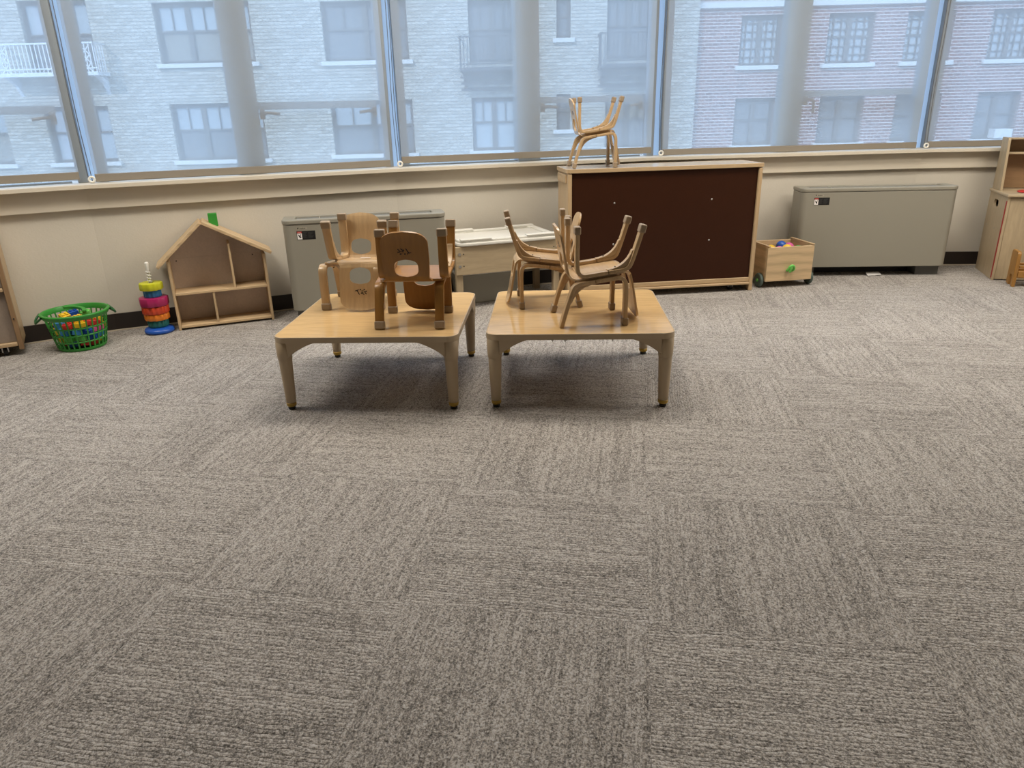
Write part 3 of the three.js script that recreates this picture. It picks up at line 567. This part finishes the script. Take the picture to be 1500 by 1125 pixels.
// ------------------------------------------------------------------ green basket of toy bricks
{
  const at = [-3.012, -3.372], Hb = 0.207, r0 = 0.118, r1 = 0.156;
  const t = thing('toy_basket', 'round green plastic lattice basket full of toys', 'basket', [at[0], 0, at[1]], R(45));
  const rad = (y) => r0 + (r1 - r0) * y / Hb;
  obj('bottom', lathe([[0.0001, 0], [r0 - 0.004, 0], [r0 + 0.001, 0.004], [rad(0.018) + 0.001, 0.018], [rad(0.018) - 0.003, 0.018], [r0 - 0.005, 0.006], [0.0001, 0.005]], 40), M.green, t);
  obj('rim', lathe([[r1 - 0.004, Hb - 0.028], [r1 + 0.002, Hb - 0.028], [r1 + 0.013, Hb - 0.012], [r1 + 0.015, Hb - 0.004], [r1 + 0.011, Hb], [r1 - 0.002, Hb - 0.001], [r1 - 0.004, Hb - 0.028]], 48), M.green, t);
  for (const y of [0.052, 0.09, 0.13]) obj('hoop', flat(new THREE.TorusGeometry(rad(y), 0.0028, 6, 48)).rotateX(Math.PI / 2).scale(1, 1.6, 1).translate(0, y, 0), M.green, t);
  const N = 30; for (let k = 0; k < N; k++) {
    const a = k / N * Math.PI * 2, len = Math.hypot(0.166, rad(0.182) - rad(0.016));
    const g = bx(0.007, len, 0.004, 0, 0, 0, 0); g.rotateX(Math.atan2(rad(0.182) - rad(0.016), 0.166)); g.translate(0, 0.016, rad(0.016)); g.rotateY(a);
    obj('slat', g, M.green, t);
  }
  for (const s of [-1, 1]) obj('handle', tube([[s * (r1 + 0.008), Hb - 0.008, 0.06], [s * (r1 + 0.03), Hb - 0.03, 0.035], [s * (r1 + 0.036), Hb - 0.042, 0], [s * (r1 + 0.03), Hb - 0.03, -0.035], [s * (r1 + 0.008), Hb - 0.008, -0.06]], 0.006, 24, 8), M.greenDark, t);
  const brick = (w, d, h) => { const l = [bx(w, h, d, 0, 0, 0, 0.003)]; for (const sx of w > 0.05 ? [-1, 0, 1] : [-0.5, 0.5]) for (const sz of [-0.5, 0.5]) l.push(cyl(0.0075, 0.0075, 0.006, sx * w * 0.32, h - 0.0005, sz * d * 0.48, 10)); return merge(l); };
  const shapes = [brick(0.046, 0.046, 0.028), brick(0.076, 0.044, 0.026), brick(0.046, 0.046, 0.04)];
  const colours = [['red', M.red], ['yellow', M.yellow], ['blue', M.blue], ['sky-blue', M.sky], ['green', M.lime], ['orange', M.orange], ['pink', M.pink]];
  const layers = [[0.016, 8, 0.074, [0, 0, 2, 0, 4, 2, 0, 1]], [0.052, 10, 0.1, [2, 4, 4, 1, 2, 4, 2, 5, 2, 3]], [0.09, 11, 0.108, [2, 3, 3, 1, 0, 2, 3, 2, 1, 1, 6]], [0.128, 10, 0.106, [1, 0, 3, 1, 6, 2, 0, 1, 1, 0]], [0.155, 4, 0.06, [1, 2, 4]]];
  layers.forEach(([y, n, r, cs], li) => { for (let k = 0; k < n; k++) {
    const a = (k + li * 0.37) / n * Math.PI * 2, [cn, cm] = colours[cs[k % cs.length]], sh = shapes[Math.floor(hash(k, li, 77) * 3)];
    const o = tag(obj('toy_brick', sh, cm), `${cn} plastic toy brick inside the green basket`, 'toy brick', `${cn} bricks in the basket`);
    o.position.set(at[0] + Math.cos(a) * r * 0.86, y, at[1] + Math.sin(a) * r * 0.86); o.rotation.set((hash(k, li, 5) - 0.5) * 0.5, hash(k, li, 6) * 3, (hash(k, li, 7) - 0.5) * 0.5);
  } });
  const scarf = tag(obj('toy_rail', ext((() => { const s = new THREE.Shape(); s.absarc(0, 0, 0.09, 0.2, 2.2, false); s.absarc(0, 0, 0.07, 2.2, 0.2, true); return s; })(), 0.014, 0.003), M.green), 'curved green plastic toy track lying over the bricks', 'toy track');
  scarf.rotation.set(-1.5, 0.12, 0.3); scarf.position.set(at[0] - 0.02, 0.196, at[1] + 0.03);
}

// ------------------------------------------------------------------ rolling toy cart with balls
{
  const th = R(19), W = 0.335, D = 0.29, y0 = 0.045, y1 = 0.282, k = 0.015;
  const cx = 0.885 + Math.cos(th) * W / 2, cz = -5.005 - Math.sin(th) * W / 2;
  const t = thing('toy_cart', 'open pine toy cart on grey wheels with green rope handle', 'cart', [cx, 0, cz], th);
  obj('front_panel', bx(W, y1 - y0 - 0.006, k, 0, y0, -k / 2, 0.003), M.pine, t);
  obj('back_panel', bx(W, y1 - y0 - 0.006, k, 0, y0, -D + k / 2, 0.003), M.pine, t);
  for (const s of [-1, 1]) obj('side_panel', bx(k, y1 - y0, D - 2 * k - 0.001, s * (W / 2 - k / 2), y0, -D / 2, 0.003, 'z'), M.pine, t);
  for (const s of [-1, 1]) obj('top_edge', bx(k + 0.003, 0.008, D + 0.004, s * (W / 2 - k / 2), y1 - 0.002, -D / 2, 0.003, 'z'), M.beech, t);
  obj('bottom_panel', bx(W - 2 * k - 0.002, 0.01, D - 2 * k - 0.002, 0, y0 + 0.004, -D / 2, 0.001), M.pine, t);
  for (const s of [-1, 1]) for (const z of [-0.06, -D + 0.06]) {
    const w = obj('wheel', flat(new THREE.LatheGeometry([[0.0001, -0.012], [0.03, -0.012], [0.044, -0.012], [0.048, -0.006], [0.048, 0.006], [0.044, 0.012], [0.03, 0.012], [0.0001, 0.01]].map(([a, b]) => new THREE.Vector2(a, b)), 28)).rotateZ(Math.PI / 2).translate(s * (W / 2 + 0.0155), 0.0482, z), M.wheelGrey, t);
    obj('hub', cyl(0.012, 0.01, 0.005, 0, 0, 0, 14).rotateZ(-s * Math.PI / 2).translate(s * (W / 2 + 0.0265), 0.0482, z), M.lime, w);
  }
  obj('rope_handle', [tube([[-0.016, 0.115, 0.0], [-0.018, 0.125, 0.018], [-0.012, 0.146, 0.028], [0, 0.153, 0.03], [0.014, 0.146, 0.028], [0.022, 0.125, 0.018], [0.02, 0.112, 0.0]], 0.0085, 28, 10), tube([[-0.004, 0.15, 0.03], [-0.006, 0.13, 0.03], [-0.008, 0.108, 0.022]], 0.008, 14, 8)], M.lime, t);
  const balls = [['blue', M.blue, -0.01, 0.262, -0.12], ['yellow', M.yellow, 0.0, 0.248, -0.06], ['pink', M.pink, 0.055, 0.246, -0.13], ['pink', M.pink, -0.06, 0.24, -0.05], ['green', M.green, 0.085, 0.236, -0.065], ['yellow', M.yellow, -0.095, 0.243, -0.1], ['blue', M.cyanBlue, -0.06, 0.2, -0.16], ['red', M.red, 0.03, 0.19, -0.2], ['orange', M.orange, 0.06, 0.165, -0.05], ['green', M.lime, -0.03, 0.17, -0.08], ['red', M.red, 0.1, 0.18, -0.16], ['yellow', M.yellow, -0.1, 0.17, -0.22]];
  for (const [n, m, x, y, z] of balls) {
    const b = tag(obj('play_ball', flat(new THREE.SphereGeometry(0.034, 24, 16)), m), `${n} plastic ball in the wooden toy cart`, 'ball', `${n} balls in the cart`);
    b.position.set(cx + Math.cos(th) * x + Math.sin(th) * z, y, cz - Math.sin(th) * x + Math.cos(th) * z);
  }
}

// ------------------------------------------------------------------ play kitchen and doll cradle
{
  const th = R(-9.2), W = 0.7, D = 0.43, Hk = 0.575;               // left side runs back from (2.443, -5.362)
  const t = thing('play_kitchen', 'birch play kitchen with red edge stripe and tall hutch', 'play kitchen', [2.44, 0, -5.36], th);
  const side = new THREE.Shape(); side.moveTo(0, 0); side.lineTo(D, 0); side.lineTo(D, Hk - 0.02); side.lineTo(0, Hk - 0.02); side.lineTo(0, 0);
  const hl = new THREE.Path(), hx = 0.25, hy = Hk - 0.085; hl.absarc(hx - 0.03, hy, 0.025, Math.PI / 2, Math.PI * 1.5, false); hl.absarc(hx + 0.03, hy, 0.025, -Math.PI / 2, Math.PI / 2, false); side.holes.push(hl);
  const sg = () => ext(side, 0.016, 0.0015, 'y').rotateY(Math.PI / 2);                  // shape x becomes -z
  obj('side_panel', sg(), M.paleBirch, t); obj('side_panel', sg().translate(W - 0.016, 0, 0), M.paleBirch, t);
  obj('front_panel', bx(W - 0.034, Hk - 0.03, 0.014, W / 2, 0.006, -0.012, 0.002, 'y'), M.paleBirch, t);
  obj('worktop', bx(W + 0.02, 0.02, D + 0.02, W / 2, Hk - 0.02, -D / 2 + 0.005, 0.007), M.paleBirch, t);
  obj('back_panel', bx(W - 0.034, Hk - 0.03, 0.01, W / 2, 0.006, -D + 0.006, 0.001, 'y'), M.paleBirch, t);
  obj('inner_floor', bx(W - 0.034, 0.012, D - 0.04, W / 2, 0.03, -D / 2, 0.001), M.paleBirch, t);
  obj('red_stripe', bx(0.003, Hk - 0.06, 0.019, -0.0014, 0.015, -0.014, 0.001, 'y'), M.stripeRed, t);
  for (const [y, z] of [[0.33, -0.36], [0.33, -0.18]]) obj('screw', flat(new THREE.SphereGeometry(0.005, 10, 6)).scale(0.4, 1, 1).translate(-0.0005, y, z), M.steel, t);
  const hutch = new THREE.Shape(); hutch.moveTo(0.24, Hk); hutch.lineTo(D, Hk); hutch.lineTo(D, Hk + 0.345); hutch.lineTo(0.30, Hk + 0.345); hutch.quadraticCurveTo(0.285, Hk + 0.345, 0.282, Hk + 0.325); hutch.lineTo(0.24, Hk);
  for (const x of [0.006, W - 0.022]) obj('hutch_side', ext(hutch, 0.016, 0.0015, 'y').rotateY(Math.PI / 2).translate(x, 0.001, 0), M.paleBirch, t);
  obj('hutch_back', bx(W - 0.05, 0.33, 0.008, W / 2, Hk + 0.004, -D + 0.01, 0.001), M.oak, t);
  obj('hutch_shelf', bx(W - 0.05, 0.014, 0.1, W / 2, Hk + 0.235, -D + 0.062, 0.003), M.paleBirch, t);
  obj('hutch_top', bx(W - 0.046, 0.012, 0.12, W / 2, Hk + 0.332, -D + 0.075, 0.003), M.paleBirch, t);
  for (const [x, z] of [[0.17, -0.13], [0.42, -0.13]]) {
    const b = obj('burner', lathe([[0.04, 0.001], [0.085, 0.001], [0.09, 0.006], [0.085, 0.011], [0.07, 0.012], [0.045, 0.009], [0.04, 0.001]], 32).translate(x, Hk, z), M.red, t);
    obj('burner_centre', cyl(0.039, 0.037, 0.008, x, Hk + 0.0005, z, 24), M.stripeRed, b);
  }
  const c = thing('doll_cradle', 'small honey-coloured wooden doll cradle before the play kitchen', 'cradle', [2.475, 0, -5.15], R(-9.2));
  const post = new THREE.Shape(); post.moveTo(-0.13, 0.004); post.lineTo(-0.085, 0); post.lineTo(-0.085, 0.05); post.absarc(-0.06, 0.05, 0.025, Math.PI, 0, true); post.lineTo(-0.035, 0); post.lineTo(0.0, 0); post.lineTo(0.0, 0.205); post.quadraticCurveTo(-0.002, 0.232, -0.028, 0.232); post.lineTo(-0.1, 0.232); post.quadraticCurveTo(-0.13, 0.232, -0.13, 0.205); post.lineTo(-0.13, 0.004);
  for (const x of [0, 0.3]) obj('end_board', ext(post, 0.022, 0.005, 'y').rotateY(-Math.PI / 2).translate(x + 0.022, 0, 0), M.birchAmber, c);
  for (const z of [-0.012, -0.118]) { obj('side_rail', bx(0.276, 0.045, 0.014, 0.161, 0.06, z, 0.004), M.birchAmber, c); obj('top_rail', bx(0.276, 0.016, 0.014, 0.161, 0.125, z, 0.004), M.birchAmber, c); }
  obj('bed_board', bx(0.276, 0.008, 0.09, 0.161, 0.065, -0.065, 0.001), M.birchAmber, c);
}

// ------------------------------------------------------------------ shelf with felt panels at the near end of the wall
{
  const th = R(40), W = 1.25, Hs = 0.78, D = 0.235;
  const t = thing('low_shelf', 'low wooden shelf on casters with grey-brown felt back panels', 'shelf', [-3.225, 0, -3.205], th);   // front right corner at the origin
  for (const x of [-0.012, -W + 0.012]) obj('corner_post', bx(0.024, Hs - 0.03, 0.03, x, 0.03, -0.015, 0.004, 'y'), M.oak, t);
  for (const x of [-0.009, -W + 0.009]) obj('side_panel', bx(0.018, Hs - 0.06, D - 0.035, x, 0.05, -D / 2 - 0.017, 0.002, 'y'), M.beech, t);
  for (const [y, h] of [[0.05, 0.022], [0.345, 0.02], [Hs - 0.03, 0.03]]) obj('rail', bx(W - 0.05, h, 0.026, -W / 2, y, -0.013, 0.006), M.beech, t);
  for (const [y, h] of [[0.073, 0.27], [0.366, Hs - 0.4]]) obj('felt_panel', bx(W - 0.05, h, 0.008, -W / 2, y, -0.024, 0.001), M.panelFelt, t);
  obj('shelf_board', bx(W - 0.04, 0.016, D - 0.05, -W / 2, 0.055, -D / 2 - 0.02, 0.002), M.beech, t);
  obj('top_board', bx(W + 0.01, 0.02, D + 0.01, -W / 2, Hs, -D / 2, 0.004), M.beech, t);
  for (const x of [-0.09, -W + 0.09]) for (const z of [-0.045, -D + 0.045]) {
    const c = obj('caster', [bx(0.035, 0.01, 0.035, x, 0.045, z, 0.002), bx(0.006, 0.03, 0.03, x - 0.013, 0.018, z, 0.001), bx(0.006, 0.03, 0.03, x + 0.013, 0.018, z, 0.001)], M.steel, t);
    obj('wheel', cyl(0.023, 0.023, 0.018, 0, -0.009, 0, 20).rotateZ(Math.PI / 2).translate(x, 0.023, z), M.black, c);
  }
  for (const y of [0.2, 0.5]) obj('screw', cyl(0.004, 0.004, 0.003, 0, 0, 0, 10).rotateX(Math.PI / 2).translate(-0.012, y, 0.0005), M.black, t);
}

// ------------------------------------------------------------------ across the street
{
  const D = 25.5, origin = [-Math.sin(YAW) * D, 0, -Math.cos(YAW) * D];
  const brickTex = (c1, c2, mortar, s) => texture(512, 512, (u, v) => {
    const rowsN = 20, r = Math.floor(v * rowsN), fy = v * rowsN - r, cols = 8, x = u * cols + (r & 1) * 0.5, c = Math.floor(x), fx = x - c, k = hash(((c % cols) + cols) % cols, r, s), n = vnoise(u * 60, v * 60, 60, 60, s + 1) * 0.08;
    if (fy < 0.26 || fx < 0.05) return mortar.map((q) => q + n - 0.04);
    return c1.map((q, i) => q + (c2[i] - q) * k + n - 0.04);
  }, true, [1 / 2, 1 / 2]);
  const cream = mat(lin(0.85, 0.85, 0.85), 0.85, { map: brickTex([0.86, 0.83, 0.77], [0.72, 0.69, 0.63], [0.62, 0.6, 0.56], 301) });
  const rosy = mat(lin(0.85, 0.85, 0.85), 0.85, { map: brickTex([0.62, 0.44, 0.41], [0.50, 0.35, 0.33], [0.90, 0.85, 0.82], 401) });
  const stone = mat(lin(0.72, 0.70, 0.66), 0.8), dark = mat(lin(0.13, 0.12, 0.11), 0.6), paleFrame = mat(lin(0.6, 0.6, 0.58), 0.6), iron = mat(lin(0.06, 0.06, 0.06), 0.5), whiteIron = mat(lin(0.8, 0.8, 0.8), 0.5);
  const glassPale = mat(lin(0.40, 0.44, 0.46), 0.25), glassDim = mat(lin(0.17, 0.17, 0.17), 0.2), glassTan = mat(lin(0.26, 0.24, 0.20), 0.4), metalBox = mat(lin(0.7, 0.7, 0.68), 0.6);
  const building = (name, label, x0, x1, yB, yT, wallMat, z, windows) => {
    const t = thing(name, label, 'building', [origin[0] + Math.sin(YAW) * z, 0, origin[2] + Math.cos(YAW) * z], YAW);
    const s = poly([[x0, yB], [x1, yB], [x1, yT], [x0, yT]]);
    for (const w of windows) s.holes.push(new THREE.Path([[w[0], w[1]], [w[0], w[3]], [w[2], w[3]], [w[2], w[1]]].map(([a, b]) => new THREE.Vector2(a, b))));
    obj('wall', ext(s, 0.4, 0, 'x').translate(0, 0, -0.4), wallMat, t);
    obj('rear_wall', bx(x1 - x0, yT - yB, 0.2, (x0 + x1) / 2, yB, -1.2, 0), stone, t);
    for (const [a, b, c, d, sash, upper, lower] of windows) {
      const w = c - a, h = d - b, cx = (a + c) / 2, zf = -0.22, fr = sash.pale ? paleFrame : dark, n = sash.n, bars = [];
      bars.push(bx(w, 0.09, 0.08, cx, b, zf, 0), bx(w, 0.12, 0.08, cx, d - 0.12, zf, 0));
      for (let k = 0; k <= n; k++) bars.push(bx(k && k < n ? 0.16 : 0.1, h, 0.08, a + (k === 0 ? 0.05 : k === n ? w - 0.05 : k * w / n), b, zf, 0));
      const meet = b + h * (sash.meet ?? 0.52); bars.push(bx(w, 0.06, 0.09, cx, meet, zf, 0));
      for (let k = 0; k < n; k++) for (const q of sash.muntins ?? [0.5]) bars.push(bx(0.03, sash.low ? h : d - meet, 0.05, a + (k + q) * w / n, sash.low ? b : meet, zf, 0));
      for (const q of sash.rungs ?? []) bars.push(bx(w, 0.03, 0.05, cx, b + h * q, zf, 0));
      const win = obj('window', bars, fr, t);
      for (let k = 0; k < n; k++) {
        obj('pane', bx(w / n - 0.1, d - meet - 0.1, 0.02, a + (k + 0.5) * w / n, meet + 0.03, zf - 0.05, 0), upper, win);
        obj('pane', bx(w / n - 0.1, meet - b - 0.05, 0.02, a + (k + 0.5) * w / n, b + 0.05, zf - 0.05, 0), lower, win);
      }
      if (sash.sill !== false) obj('window_sill', bx(w + 0.24, 0.13, 0.26, cx, b - 0.13, 0.0, 0.01), stone, t);
    }
    return t;
  };
  const pair = { n: 2 }, triple = { n: 3 }, door = { n: 2, sill: false }, single = { n: 1, muntins: [] }, grid = { n: 2, muntins: [0.33, 0.67], rungs: [0.17, 0.34, 0.68, 0.84], low: true };
  const up = (list, dy) => list.map(([a, b, c, d, ...r]) => [a, b + dy, c, d + dy, ...r]);
  const colA = [[-11.08, 2.94, -8.02, 4.72, triple, glassPale, glassTan], [-5.77, 2.89, -3.05, 4.63, pair, glassDim, glassDim], [-15.31, 2.75, -13.14, 4.87, door, glassPale, glassDim], [-1.1, 2.75, 0.39, 4.57, door, glassDim, glassDim], [1.72, 3.4, 2.18, 4.57, single, glassDim, glassDim], [3.34, 2.75, 4.78, 4.57, door, glassDim, glassDim]];
  const colB = [[-18.56, -0.02, -16.6, 1.79, pair, glassPale, glassTan], [-15.25, -0.02, -13.11, 1.74, pair, glassPale, glassPale], [-11.08, -0.05, -8.02, 1.73, triple, glassPale, glassDim], [-5.77, 0.01, -3.05, 1.69, pair, glassPale, glassDim], [-1.1, 0.02, 0.39, 1.69, pair, glassPale, glassPale], [1.72, 0.63, 2.18, 1.73, single, glassDim, glassDim], [3.34, 0.02, 4.78, 1.67, pair, glassTan, glassDim]];
  const A = building('apartment_building', 'cream painted brick apartment building with small balconies across the street', -38, 6.3, -9, 10.5, cream, 0, [...colA, ...colB]);
  const gr = (y) => [[7.76, y, 9.11, y + 1.5], [10.61, y, 12.12, y + 1.5], [13.17, y, 14.72, y + 1.5], [15.94, y, 17.4, y + 1.5]];
  const B = building('brick_building', 'rosy brick building with white mortar across the street', 6.32, 40, -9, 10, rosy, -0.35, [...gr(2.46).map((w) => [...w, grid, glassPale, glassPale]), ...gr(-0.04).map((w) => [...w, { n: 2, muntins: [] }, glassDim, glassDim])]);
  obj('cornice', bx(33.6, 0.16, 0.3, 23.15, 4.18, 0, 0), stone, B);
  obj('air_conditioner', bx(0.6, 0.3, 0.4, 16.9, -0.02, 0.05, 0.02), metalBox, B);
  const balcony = (x0, x1, y, h, m, lattice) => {
    const w = x1 - x0, cx = (x0 + x1) / 2, d = 0.75;
    const b = obj('balcony', bx(w, 0.12, d, cx, y, d / 2, 0.01), lattice ? whiteIron : m, A);
    const bars = [bx(w, 0.05, 0.05, cx, y + h, d - 0.03, 0), bx(w, 0.04, 0.04, cx, y + 0.2, d - 0.03, 0), bx(0.05, 0.05, d, x0 + 0.025, y + h, d / 2, 0), bx(0.05, 0.05, d, x1 - 0.025, y + h, d / 2, 0)];
    const n = Math.round(w / 0.13); for (let k = 0; k <= n; k++) bars.push(bx(0.025, h - 0.1, 0.025, x0 + 0.03 + k * (w - 0.06) / n, y + 0.11, d - 0.03, 0));
    for (let k = 1; k < 5; k++) for (const x of [x0 + 0.03, x1 - 0.03]) bars.push(bx(0.025, h - 0.1, 0.025, x, y + 0.11, k * d / 5, 0));
    if (lattice) for (const sx of [x0 + 0.28, x1 - 0.28]) for (let k = 0; k < 3; k++) for (const a of [0.75, -0.75]) bars.push(bx(0.03, 0.42, 0.03, 0, -0.21, 0, 0).rotateZ(a).translate(sx, y + 0.25 + k * 0.24, d - 0.03));
    obj('railing', bars, m, b);
    for (const x of [x0 + 0.15, x1 - 0.15]) obj('bracket', ext(poly([[0, 0], [d - 0.1, 0], [0.2, -0.25], [0, -0.55]]), 0.1).rotateY(-Math.PI / 2).translate(x + 0.05, y, 0), lattice ? whiteIron : m, b);
    if (!lattice) for (let k = 1; k < 4; k++) obj('ladder_slat', bx(w, 0.06, 0.08, cx, y - k * 0.18, d - 0.2 - k * 0.1, 0), m, b);
  };
  balcony(-15.95, -12.8, 2.62, 0.92, whiteIron, true);
  balcony(-1.4, 0.75, 2.45, 0.98, iron, false);
  balcony(3.05, 5.05, 2.45, 0.98, iron, false);
  structure(obj('street', bx(110, 0.3, 40, 0, -9.3, -16, 0), mat(lin(0.12, 0.12, 0.12), 0.9)), 'grey street far below the windows', 'street');
}
renderer.render(scene, camera);
